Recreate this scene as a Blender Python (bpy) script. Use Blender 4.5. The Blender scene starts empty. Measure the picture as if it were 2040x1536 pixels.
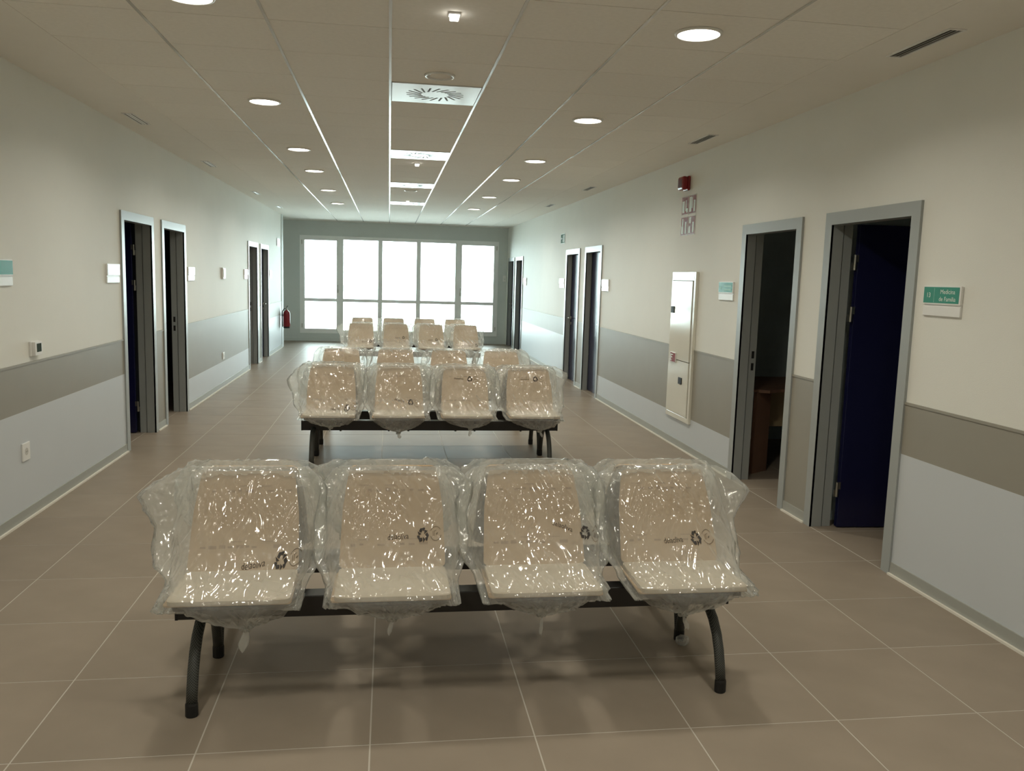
import bpy, bmesh, math, random
from mathutils import Vector, Matrix, noise
from mathutils.bvhtree import BVHTree

# ------------------------------------------------------------------ scene, camera, light
scene = bpy.context.scene
C = scene.collection
SKY_STRENGTH = 16.0
LAMP_STRENGTH = 14.0   # glow of the diffuser discs
LAMP_WATTS = 12.6      # directed light of each downlight
LAMP_SPREAD = math.radians(152)
LAMP_COLOR = (1.0, 0.955, 0.82)
EXPOSURE = 0.05

cam_data = bpy.data.cameras.new('camera')
cam = bpy.data.objects.new('camera', cam_data)
C.objects.link(cam)
CR = Vector((0.98906879, -0.14459361, 0.02890696))
CU = Vector((-0.00996285, 0.13006129, 0.99145590))
CF = Vector((0.14711787, 0.98090609, -0.12719899))
CAM_H = 1.6302
cam.matrix_world = Matrix(((CR.x, CU.x, -CF.x, 0), (CR.y, CU.y, -CF.y, 0), (CR.z, CU.z, -CF.z, CAM_H), (0, 0, 0, 1)))
cam_data.sensor_width = 36.0
cam_data.lens = 1659.64 / 2040 * 36.0
cam_data.clip_start = 0.05
cam_data.clip_end = 500
scene.camera = cam

world = bpy.data.worlds.new('overcast_sky')
scene.world = world
world.use_nodes = True
bg = world.node_tree.nodes['Background']
bg.inputs[0].default_value = (0.80, 0.97, 1.0, 1)
bg.inputs[1].default_value = SKY_STRENGTH

scene.view_settings.view_transform = 'Standard'
scene.view_settings.look = 'None'
scene.view_settings.gamma = 1
scene.view_settings.use_curve_mapping = False
scene.view_settings.exposure = EXPOSURE
cy = scene.cycles
cy.use_denoising = True
cy.max_bounces = 10
cy.diffuse_bounces = 6
cy.glossy_bounces = 4
cy.transmission_bounces = 6
cy.transparent_max_bounces = 32
cy.sample_clamp_indirect = 8
cy.caustics_reflective = False
cy.caustics_refractive = False

XL, XR = -2.30, 2.885
CEIL = 2.854
WT = 0.14            # corridor wall thickness
YB, YE = -4.0, 20.58  # back wall, window wall
YLE = 18.9           # where the left wall ends

# ------------------------------------------------------------------ materials
MATS = {}
def new_mat(name):
    m = bpy.data.materials.new(name)
    m.use_nodes = True
    nt = m.node_tree
    for n in list(nt.nodes):
        nt.nodes.remove(n)
    out = nt.nodes.new('ShaderNodeOutputMaterial')
    return m, nt, out

def mat(name, col, rough=0.5, metal=0.0, var=0.04, scale=6.0, bump=0.0, bscale=200.0, obj_var=0.0, spec=0.5, coat=0.0):
    if name in MATS:
        return MATS[name]
    m, nt, out = new_mat(name)
    N, L = nt.nodes, nt.links
    b = N.new('ShaderNodeBsdfPrincipled')
    b.inputs['Roughness'].default_value = rough
    b.inputs['Metallic'].default_value = metal
    b.inputs['Specular IOR Level'].default_value = spec
    b.inputs['Coat Weight'].default_value = coat
    b.inputs['Coat Roughness'].default_value = 0.08
    tc = N.new('ShaderNodeTexCoord')
    nz = N.new('ShaderNodeTexNoise')
    nz.inputs['Scale'].default_value = scale
    nz.inputs['Detail'].default_value = 5
    L.new(tc.outputs['Object'], nz.inputs['Vector'])
    mr = N.new('ShaderNodeMapRange')
    mr.inputs['To Min'].default_value = 1 - var * 2
    mr.inputs['To Max'].default_value = 1 + var * 2
    L.new(nz.outputs['Fac'], mr.inputs['Value'])
    val = mr.outputs[0]
    if obj_var:
        oi = N.new('ShaderNodeObjectInfo')
        r2 = N.new('ShaderNodeMapRange')
        r2.inputs['To Min'].default_value = 1 - obj_var
        r2.inputs['To Max'].default_value = 1 + obj_var
        L.new(oi.outputs['Random'], r2.inputs['Value'])
        mm = N.new('ShaderNodeMath'); mm.operation = 'MULTIPLY'
        L.new(val, mm.inputs[0]); L.new(r2.outputs[0], mm.inputs[1])
        val = mm.outputs[0]
    mx = N.new('ShaderNodeVectorMath'); mx.operation = 'SCALE'
    mx.inputs[0].default_value = col[:3]
    L.new(val, mx.inputs['Scale'])
    L.new(mx.outputs[0], b.inputs['Base Color'])
    if bump:
        n2 = N.new('ShaderNodeTexNoise')
        n2.inputs['Scale'].default_value = bscale
        n2.inputs['Detail'].default_value = 3
        L.new(tc.outputs['Object'], n2.inputs['Vector'])
        bp = N.new('ShaderNodeBump')
        bp.inputs['Strength'].default_value = bump
        bp.inputs['Distance'].default_value = 0.003
        L.new(n2.outputs['Fac'], bp.inputs['Height'])
        L.new(bp.outputs[0], b.inputs['Normal'])
    L.new(b.outputs[0], out.inputs[0])
    MATS[name] = m
    return m

def emis(name, col, strength):
    m, nt, out = new_mat(name)
    e = nt.nodes.new('ShaderNodeEmission')
    e.inputs[0].default_value = (*col, 1)
    e.inputs[1].default_value = strength
    nt.links.new(e.outputs[0], out.inputs[0])
    MATS[name] = m
    return m

def film_mat(name, haze=0.24, edge=0.34, tint=(0.93, 0.94, 0.91), bump=0.35):
    m, nt, out = new_mat(name)
    N, L = nt.nodes, nt.links
    tc = N.new('ShaderNodeTexCoord')
    tot = None
    for rotv, sc, seedv in (((0.0, 0.5, 0.3), 9.0, 0.0), ((0.0, -0.35, 0.2), 13.0, 7.0), ((0.0, 1.1, 0.5), 11.0, 3.0)):
        m3 = N.new('ShaderNodeMapping'); m3.inputs['Rotation'].default_value = rotv; m3.inputs['Location'].default_value = (seedv, seedv, seedv)
        L.new(tc.outputs['Object'], m3.inputs['Vector'])
        wv = N.new('ShaderNodeTexWave'); wv.inputs['Scale'].default_value = sc; wv.inputs['Distortion'].default_value = 5.0
        wv.inputs['Detail'].default_value = 1.5; wv.inputs['Detail Scale'].default_value = 0.6
        L.new(m3.outputs[0], wv.inputs['Vector'])
        nm = N.new('ShaderNodeTexNoise'); nm.inputs['Scale'].default_value = 9; nm.inputs['Detail'].default_value = 1
        L.new(m3.outputs[0], nm.inputs['Vector'])
        mr = N.new('ShaderNodeMapRange'); mr.inputs['From Min'].default_value = 0.48; mr.inputs['From Max'].default_value = 0.62
        L.new(nm.outputs['Fac'], mr.inputs['Value'])
        mu = N.new('ShaderNodeMath'); mu.operation = 'MULTIPLY'
        L.new(wv.outputs['Fac'], mu.inputs[0]); L.new(mr.outputs[0], mu.inputs[1])
        if tot is None: tot = mu
        else:
            ad = N.new('ShaderNodeMath'); ad.operation = 'ADD'
            L.new(tot.outputs[0], ad.inputs[0]); L.new(mu.outputs[0], ad.inputs[1]); tot = ad
    cl = tot
    bp = N.new('ShaderNodeBump'); bp.inputs['Strength'].default_value = bump; bp.inputs['Distance'].default_value = 0.006
    L.new(cl.outputs[0], bp.inputs['Height'])
    tr = N.new('ShaderNodeBsdfTransparent'); tr.inputs[0].default_value = (0.98, 0.985, 0.97, 1)
    df = N.new('ShaderNodeBsdfDiffuse'); df.inputs[0].default_value = (*tint, 1)
    tl = N.new('ShaderNodeBsdfTranslucent'); tl.inputs[0].default_value = (*tint, 1)
    mh = N.new('ShaderNodeMixShader'); mh.inputs[0].default_value = 0.4
    L.new(df.outputs[0], mh.inputs[1]); L.new(tl.outputs[0], mh.inputs[2])
    lw = N.new('ShaderNodeLayerWeight'); lw.inputs['Blend'].default_value = 0.5
    p2 = N.new('ShaderNodeMath'); p2.operation = 'POWER'; p2.inputs[1].default_value = 2.0
    L.new(lw.outputs['Facing'], p2.inputs[0])
    ma = N.new('ShaderNodeMath'); ma.operation = 'MULTIPLY_ADD'
    ma.inputs[1].default_value = edge; ma.inputs[2].default_value = haze
    L.new(p2.outputs[0], ma.inputs[0])
    mb = N.new('ShaderNodeMixShader')
    L.new(ma.outputs[0], mb.inputs[0]); L.new(tr.outputs[0], mb.inputs[1]); L.new(mh.outputs[0], mb.inputs[2])
    lw2 = N.new('ShaderNodeLayerWeight'); lw2.inputs['Blend'].default_value = 0.5
    L.new(bp.outputs[0], lw2.inputs['Normal'])
    p5 = N.new('ShaderNodeMath'); p5.operation = 'POWER'; p5.inputs[1].default_value = 5.0
    L.new(lw2.outputs['Facing'], p5.inputs[0])
    fs = N.new('ShaderNodeMath'); fs.operation = 'MULTIPLY_ADD'; fs.inputs[1].default_value = 0.45; fs.inputs[2].default_value = 0.095
    L.new(p5.outputs[0], fs.inputs[0])
    gl = N.new('ShaderNodeBsdfGlossy'); gl.inputs['Roughness'].default_value = 0.12
    L.new(bp.outputs[0], gl.inputs['Normal'])
    mg = N.new('ShaderNodeMixShader')
    L.new(fs.outputs[0], mg.inputs[0]); L.new(mb.outputs[0], mg.inputs[1]); L.new(gl.outputs[0], mg.inputs[2])
    L.new(mg.outputs[0], out.inputs[0])
    MATS[name] = m
    return m

def pane_mat(name):
    m, nt, out = new_mat(name)
    N, L = nt.nodes, nt.links
    tr = N.new('ShaderNodeBsdfTransparent'); tr.inputs[0].default_value = (0.96, 0.98, 0.97, 1)
    gl = N.new('ShaderNodeBsdfGlossy'); gl.inputs['Roughness'].default_value = 0.02
    fr = N.new('ShaderNodeFresnel'); fr.inputs['IOR'].default_value = 1.45
    mx = N.new('ShaderNodeMixShader')
    L.new(fr.outputs[0], mx.inputs[0]); L.new(tr.outputs[0], mx.inputs[1]); L.new(gl.outputs[0], mx.inputs[2])
    L.new(mx.outputs[0], out.inputs[0])
    MATS[name] = m
    return m

TILE_X0, TILE_SX, TILE_Y0, TILE_SY = -0.0502, 0.585, 2.7657, 0.5774
TILE_COL = (0.296, 0.247, 0.196)
GROUT_COL = (0.52, 0.48, 0.42)
def far_tile_mat(name):
    m, nt, out = new_mat(name)
    N, L = nt.nodes, nt.links
    b = N.new('ShaderNodeBsdfPrincipled'); b.inputs['Roughness'].default_value = 0.42; b.inputs['Specular IOR Level'].default_value = 0.06
    tc = N.new('ShaderNodeTexCoord'); sp = N.new('ShaderNodeSeparateXYZ')
    L.new(tc.outputs['Object'], sp.inputs[0])
    masks = []
    for k, (o, s) in enumerate(((TILE_X0, TILE_SX), (TILE_Y0, TILE_SY))):
        a = N.new('ShaderNodeMath'); a.operation = 'SUBTRACT'; a.inputs[1].default_value = o - s * 40
        L.new(sp.outputs[k], a.inputs[0])
        d = N.new('ShaderNodeMath'); d.operation = 'MODULO'; d.inputs[1].default_value = s
        L.new(a.outputs[0], d.inputs[0])
        c = N.new('ShaderNodeMath'); c.operation = 'LESS_THAN'; c.inputs[1].default_value = 0.005
        L.new(d.outputs[0], c.inputs[0]); masks.append(c)
    mxm = N.new('ShaderNodeMath'); mxm.operation = 'MAXIMUM'
    L.new(masks[0].outputs[0], mxm.inputs[0]); L.new(masks[1].outputs[0], mxm.inputs[1])
    mix = N.new('ShaderNodeMix'); mix.data_type = 'RGBA'
    mix.inputs[6].default_value = (*TILE_COL, 1); mix.inputs[7].default_value = (*GROUT_COL, 1)
    L.new(mxm.outputs[0], mix.inputs[0]); L.new(mix.outputs[2], b.inputs['Base Color'])
    L.new(b.outputs[0], out.inputs[0])
    MATS[name] = m
    return m

M_wall = mat('cream_wallcovering', (0.79, 0.79, 0.735), 0.62, var=0.015, scale=2.5, bump=0.25, bscale=260)
M_taupe = mat('taupe_wainscot', (0.31, 0.293, 0.247), 0.5, var=0.02, scale=5, bump=0.1, bscale=300)
M_lgrey = mat('light_grey_wainscot', (0.585, 0.62, 0.65), 0.42, var=0.012, scale=3)
M_base = mat('grey_skirting', (0.37, 0.38, 0.35), 0.4, var=0.02)
M_bead = mat('white_sealant_bead', (0.78, 0.75, 0.67), 0.5, var=0.02)
M_frame = mat('grey_door_frame', (0.36, 0.385, 0.38), 0.33, var=0.015, scale=3)
M_leaf = mat('dark_blue_laminate', (0.010, 0.011, 0.05), 0.22, var=0.03, scale=3)
M_steel = mat('brushed_steel', (0.55, 0.54, 0.5), 0.3, 1.0)
M_endwall = mat('grey_paint', (0.66, 0.70, 0.69), 0.6, var=0.015)
M_ceil = mat('ceiling_tile', (0.86, 0.83, 0.765), 0.8, var=0.03, scale=40, bump=0.15, bscale=400, obj_var=0.012)
M_plaster = mat('ceiling_plaster', (0.84, 0.81, 0.75), 0.75, var=0.012)
M_runner = mat('white_ceiling_rail', (0.62, 0.61, 0.58), 0.16, var=0.01)
M_void = mat('dark_void', (0.03, 0.03, 0.03), 0.8)
M_tile = mat('porcelain_tile', TILE_COL, 0.42, var=0.06, scale=4.5, obj_var=0.035, bump=0.03, bscale=60, spec=0.06)
M_grout = mat('tile_grout', GROUT_COL, 0.8)
M_far = far_tile_mat('far_porcelain_tile')
M_white = mat('white_plastic', (0.80, 0.80, 0.78), 0.35, var=0.01)
M_pvc = mat('white_window_profile', (0.93, 0.94, 0.94), 0.35, var=0.005)
M_cabinet = mat('cream_enamel', (0.74, 0.73, 0.65), 0.13, var=0.01, coat=0.15)
M_diff = mat('white_enamel_metal', (0.80, 0.82, 0.81), 0.18, var=0.01)
M_slot = mat('dark_slot', (0.11, 0.11, 0.105), 0.6)
M_green = mat('green_sign', (0.035, 0.29, 0.22), 0.16, var=0.01)
M_text = mat('white_print', (0.75, 0.85, 0.80), 0.5, var=0.0)
M_paleg = mat('pale_green_print', (0.30, 0.60, 0.53), 0.5, var=0.0)
M_exit = mat('exit_green', (0.015, 0.10, 0.06), 0.7, var=0.01, spec=0.2)
M_red = mat('red_plastic', (0.24, 0.012, 0.018), 0.2, var=0.02)
M_redsign = mat('red_sign_print', (0.22, 0.02, 0.025), 0.25, var=0.02)
M_black = mat('black_metal', (0.012, 0.011, 0.011), 0.35, var=0.05)
M_cap = mat('black_rubber', (0.008, 0.008, 0.008), 0.6)
M_shell = mat('charcoal_seat_shell', (0.05, 0.048, 0.045), 0.45)
M_card = mat('tan_cardboard', (0.52, 0.378, 0.24), 0.85, var=0.05, scale=14)
M_cardprint = mat('faded_print', (0.36, 0.25, 0.16), 0.85)
M_foam = mat('pale_foam_sheet', (0.56, 0.49, 0.39), 0.75, var=0.03, scale=20)
M_ink = mat('dark_ink', (0.02, 0.014, 0.01), 0.6, var=0.0)
M_ink2 = mat('brown_grey_ink', (0.12, 0.09, 0.06), 0.6, var=0.0)
M_desk = mat('brown_wood_laminate', (0.23, 0.125, 0.08), 0.45, var=0.08, scale=8)
M_desk2 = mat('pale_beech_laminate', (0.42, 0.33, 0.19), 0.45, var=0.05, scale=8)
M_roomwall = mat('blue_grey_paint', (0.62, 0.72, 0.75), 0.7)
M_darkroom = mat('shade_toned_room_paint', (0.10, 0.11, 0.12), 0.7)  # darkness of the unlit rooms is put into this wall colour
M_ground = mat('pale_concrete', (0.62, 0.62, 0.60), 0.9, var=0.05, scale=1)
M_display = mat('dark_display', (0.04, 0.07, 0.06), 0.1)
M_lens = emis('downlight_lens', LAMP_COLOR, LAMP_STRENGTH)
M_led = emis('emergency_led', (1.0, 0.97, 0.88), 9.0)
M_film = film_mat('clear_polythene', haze=0.235, bump=0.6)
M_film2 = film_mat('gathered_polythene', haze=0.38, edge=0.3)
M_pane = pane_mat('window_glass')

def net_mat():
    m, nt, out = new_mat('netting_sleeve')
    N, L = nt.nodes, nt.links
    b = N.new('ShaderNodeBsdfPrincipled'); b.inputs['Roughness'].default_value = 0.5
    tc = N.new('ShaderNodeTexCoord'); sp = N.new('ShaderNodeSeparateXYZ')
    L.new(tc.outputs['Object'], sp.inputs[0])
    res = []
    for sgn in (1, -1):
        a = N.new('ShaderNodeMath'); a.operation = 'MULTIPLY_ADD'; a.inputs[1].default_value = sgn * 1.0
        L.new(sp.outputs[0], a.inputs[0]); L.new(sp.outputs[2], a.inputs[2])
        s = N.new('ShaderNodeMath'); s.operation = 'MULTIPLY'; s.inputs[1].default_value = 700
        L.new(a.outputs[0], s.inputs[0])
        w = N.new('ShaderNodeMath'); w.operation = 'SINE'; L.new(s.outputs[0], w.inputs[0])
        g = N.new('ShaderNodeMath'); g.operation = 'GREATER_THAN'; g.inputs[1].default_value = 0.45
        L.new(w.outputs[0], g.inputs[0]); res.append(g)
    mx = N.new('ShaderNodeMath'); mx.operation = 'MAXIMUM'
    L.new(res[0].outputs[0], mx.inputs[0]); L.new(res[1].outputs[0], mx.inputs[1])
    mix = N.new('ShaderNodeMix'); mix.data_type = 'RGBA'
    mix.inputs[6].default_value = (0.012, 0.012, 0.012, 1); mix.inputs[7].default_value = (0.075, 0.08, 0.07, 1)
    L.new(mx.outputs[0], mix.inputs[0]); L.new(mix.outputs[2], b.inputs['Base Color'])
    L.new(b.outputs[0], out.inputs[0])
    return m
M_net = net_mat()

# ------------------------------------------------------------------ mesh helpers
def bm_box(bm, x0, x1, y0, y1, z0, z1):
    x0, x1 = min(x0, x1), max(x0, x1); y0, y1 = min(y0, y1), max(y0, y1); z0, z1 = min(z0, z1), max(z0, z1)
    v = [bm.verts.new(p) for p in ((x0, y0, z0), (x1, y0, z0), (x1, y1, z0), (x0, y1, z0), (x0, y0, z1), (x1, y0, z1), (x1, y1, z1), (x0, y1, z1))]
    for f in ((0, 3, 2, 1), (4, 5, 6, 7), (0, 1, 5, 4), (1, 2, 6, 5), (2, 3, 7, 6), (3, 0, 4, 7)):
        bm.faces.new([v[i] for i in f])

def bm_prism(bm, poly, axis, a0, a1):
    """poly: 2-D outline; axis: 0/1/2 extrusion axis; the outline uses the two other axes in order."""
    def P(p, a):
        if axis == 0: return (a, p[0], p[1])
        if axis == 1: return (p[0], a, p[1])
        return (p[0], p[1], a)
    lo = [bm.verts.new(P(p, a0)) for p in poly]
    hi = [bm.verts.new(P(p, a1)) for p in poly]
    n = len(poly)
    bm.faces.new(lo); bm.faces.new(hi[::-1])
    for i in range(n):
        bm.faces.new((lo[i], hi[i], hi[(i + 1) % n], lo[(i + 1) % n]))

def bm_tube(bm, pts, radii, seg=12, caps=True, squash=1.0):
    rings = []
    pts = [Vector(p) for p in pts]
    if not hasattr(radii, '__len__'):
        radii = [radii] * len(pts)
    for i, p in enumerate(pts):
        t = (pts[min(i + 1, len(pts) - 1)] - pts[max(i - 1, 0)]).normalized()
        ref = Vector((1, 0, 0)) if abs(t.x) < 0.9 else Vector((0, 1, 0))
        b = t.cross(ref).normalized(); a = b.cross(t).normalized()
        rings.append([bm.verts.new(p + radii[i] * (math.cos(2 * math.pi * k / seg) * a + squash * math.sin(2 * math.pi * k / seg) * b)) for k in range(seg)])
    for r0, r1 in zip(rings, rings[1:]):
        for k in range(seg):
            bm.faces.new((r0[k], r0[(k + 1) % seg], r1[(k + 1) % seg], r1[k]))
    if caps:
        bm.faces.new(rings[0][::-1]); bm.faces.new(rings[-1])

def bm_lathe(bm, prof, seg=24, centre=(0, 0, 0)):
    cx, cyy, cz = centre
    rings = []
    for r, z in prof:
        rings.append([bm.verts.new((cx + r * math.cos(2 * math.pi * k / seg), cyy + r * math.sin(2 * math.pi * k / seg), cz + z)) for k in range(seg)])
    for r0, r1 in zip(rings, rings[1:]):
        for k in range(seg):
            bm.faces.new((r0[k], r0[(k + 1) % seg], r1[(k + 1) % seg], r1[k]))
    bm.faces.new(rings[0][::-1]); bm.faces.new(rings[-1])

def finish(bm, name, material, smooth=False, bevel=0.0, bseg=2):
    if bevel:
        bmesh.ops.bevel(bm, geom=list(bm.edges), offset=bevel, segments=bseg, affect='EDGES', profile=0.5, clamp_overlap=True)
    bmesh.ops.recalc_face_normals(bm, faces=bm.faces)
    me = bpy.data.meshes.new(name)
    bm.to_mesh(me); bm.free()
    me.materials.append(material)
    if smooth:
        for p in me.polygons: p.use_smooth = True
    return me

def link(name, me, parent=None, loc=None, rotz=None):
    o = bpy.data.objects.new(name, me)
    C.objects.link(o)
    if parent is not None: o.parent = parent
    if loc is not None: o.location = loc
    if rotz is not None: o.rotation_euler = (0, 0, rotz)
    return o

def box(name, material, x0, x1, y0, y1, z0, z1, parent=None, bevel=0.0):
    bm = bmesh.new(); bm_box(bm, x0, x1, y0, y1, z0, z1)
    return link(name, finish(bm, name, material, bevel=bevel), parent)

def boxes(name, material, lst, parent=None, bevel=0.0):
    bm = bmesh.new()
    for b in lst: bm_box(bm, *b)
    return link(name, finish(bm, name, material, bevel=bevel), parent)

def tag(o, label, cat, group=None, kind=None):
    o['label'] = label
    o['category'] = cat
    if group: o['group'] = group
    if kind: o['kind'] = kind
    return o

def empty(name, loc=(0, 0, 0), rotz=0.0):
    o = bpy.data.objects.new(name, None)
    o.empty_display_size = 0.1
    C.objects.link(o)
    o.location = loc
    o.rotation_euler = (0, 0, rotz)
    return o

def struct(o, label, cat):
    return tag(o, label, cat, kind='structure')

def text_mesh(s, size, align='CENTER'):
    cu = bpy.data.curves.new('lettering', 'FONT')
    cu.body = s; cu.size = size; cu.align_x = align; cu.align_y = 'CENTER'
    cu.resolution_u = 3
    o = bpy.data.objects.new('lettering', cu); C.objects.link(o)
    dg = bpy.context.evaluated_depsgraph_get()
    me = bpy.data.meshes.new_from_object(o.evaluated_get(dg))
    bpy.data.objects.remove(o); bpy.data.curves.remove(cu)
    return me

# side helper: d = distance out of the wall face into the corridor
def WX(side, d):
    return XR - d if side == 'R' else XL + d
def wb(side, d0, d1, y0, y1, z0, z1):
    return (WX(side, d0), WX(side, d1), y0, y1, z0, z1)
def wall_text(side, s, size, y, z, d, name, material, parent, bold=0.0):
    me = text_mesh(s, size)
    sg = -1 if side == 'R' else 1
    for v in me.vertices:
        v.co = Vector((WX(side, d), y + sg * v.co.x, z + v.co.y))
    me.materials.clear(); me.materials.append(material)
    return link(name, me, parent)

# ------------------------------------------------------------------ setting: doors, walls, floor, ceiling
DOORS = {  # side: (y0, y1, state, hinge side, description)
    'R': [(4.265, 5.275, 'open90', 'far'), (5.60, 6.61, 'open_near', 'near'), (11.22, 12.22, 'closed', 'far'),
          (12.57, 13.57, 'closed', 'near'), (18.07, 19.08, 'closed', 'far'), (19.34, 20.34, 'closed', 'near')],
    'L': [(7.70, 8.71, 'open90', 'far'), (9.01, 10.02, 'open_near', 'near'), (14.30, 15.31, 'open_near', 'near'), (15.62, 16.64, 'closed', 'near')],
}
DH = 2.12
def build_wall(side):
    y0, y1 = YB, (YE if side == 'R' else YLE)
    L = []
    cur = y0
    for (a, b, *_r) in DOORS[side]:
        L.append(wb(side, 0, -WT, cur, a + 0.04, 0, CEIL + 0.02))
        L.append(wb(side, 0, -WT, a + 0.04, b - 0.04, DH - 0.04, CEIL + 0.02))
        cur = b - 0.04
    L.append(wb(side, 0, -WT, cur, y1, 0, CEIL + 0.02))
    return boxes('wall_left' if side == 'L' else 'wall_right', M_wall, L)
wall_left = struct(build_wall('L'), 'cream corridor wall with the fire extinguisher at its end', 'wall')
wall_right = struct(build_wall('R'), 'cream corridor wall with the fire hose cabinet', 'wall')

# wainscot: (side, y0, y1, split height or None for full taupe)
WAIN = [('R', YB, 4.265, 0.71), ('R', 5.275, 5.60, None), ('R', 6.61, 11.22, 0.335), ('R', 12.22, 12.57, None), ('R', 13.57, 18.07, 0.72), ('R', 19.08, 19.34, None),
        ('L', YB, 7.70, 0.70), ('L', 8.71, 9.01, None), ('L', 10.02, 14.30, 0.36), ('L', 15.31, 15.62, None), ('L', 16.64, 18.62, 0.72)]
BH = 0.075
bl = empty('baseboard_left'); struct(bl, 'low grey skirting along the wall with the extinguisher', 'skirting')
br = empty('baseboard_right'); struct(br, 'low grey skirting along the wall with the hose cabinet', 'skirting')
for side, a, b, split in WAIN:
    w = wall_left if side == 'L' else wall_right
    if split is None:
        box('taupe_panel', M_taupe, *wb(side, 0, 0.004, a, b, BH, 1.0), parent=w)
    else:
        box('taupe_panel', M_taupe, *wb(side, 0, 0.004, a, b, split, 1.0), parent=w)
        box('light_grey_panel', M_lgrey, *wb(side, 0, 0.004, a, b, BH, split), parent=w)
    box('wainscot_trim', M_taupe, *wb(side, 0, 0.009, a, b, 0.992, 1.006), parent=w)
    bb = bl if side == 'L' else br
    box('skirting_board', M_base, *wb(side, 0, 0.012, a, b, 0, BH), parent=bb)
    box('sealant_bead', M_bead, *wb(side, 0.012, 0.026, a, b, 0, 0.012), parent=bb)

# grey pier strip at the end of the left wall
struct(box('trim_1', M_endwall, *wb('L', -0.02, 0.012, 18.62, YLE, 0, CEIL), bevel=0.0), 'grey corner strip at the end of the wall by the extinguisher', 'trim')

def lever_handle(parent, X, y, z, sx, sy):
    """sx: direction out of the leaf (x), sy: direction of the lever (y)."""
    bm = bmesh.new()
    bm_tube(bm, [(X, y, z), (X + sx * 0.012, y, z)], 0.026, 16)
    bm_tube(bm, [(X + sx * 0.008, y, z), (X + sx * 0.05, y, z), (X + sx * 0.055, y + sy * 0.015, z), (X + sx * 0.055, y + sy * 0.13, z)], 0.010, 10)
    bm_tube(bm, [(X, y, z - 0.09), (X + sx * 0.008, y, z - 0.09)], 0.024, 16)
    return link('lever_handle', finish(bm, 'lever_handle', M_steel, smooth=True), parent)

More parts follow.
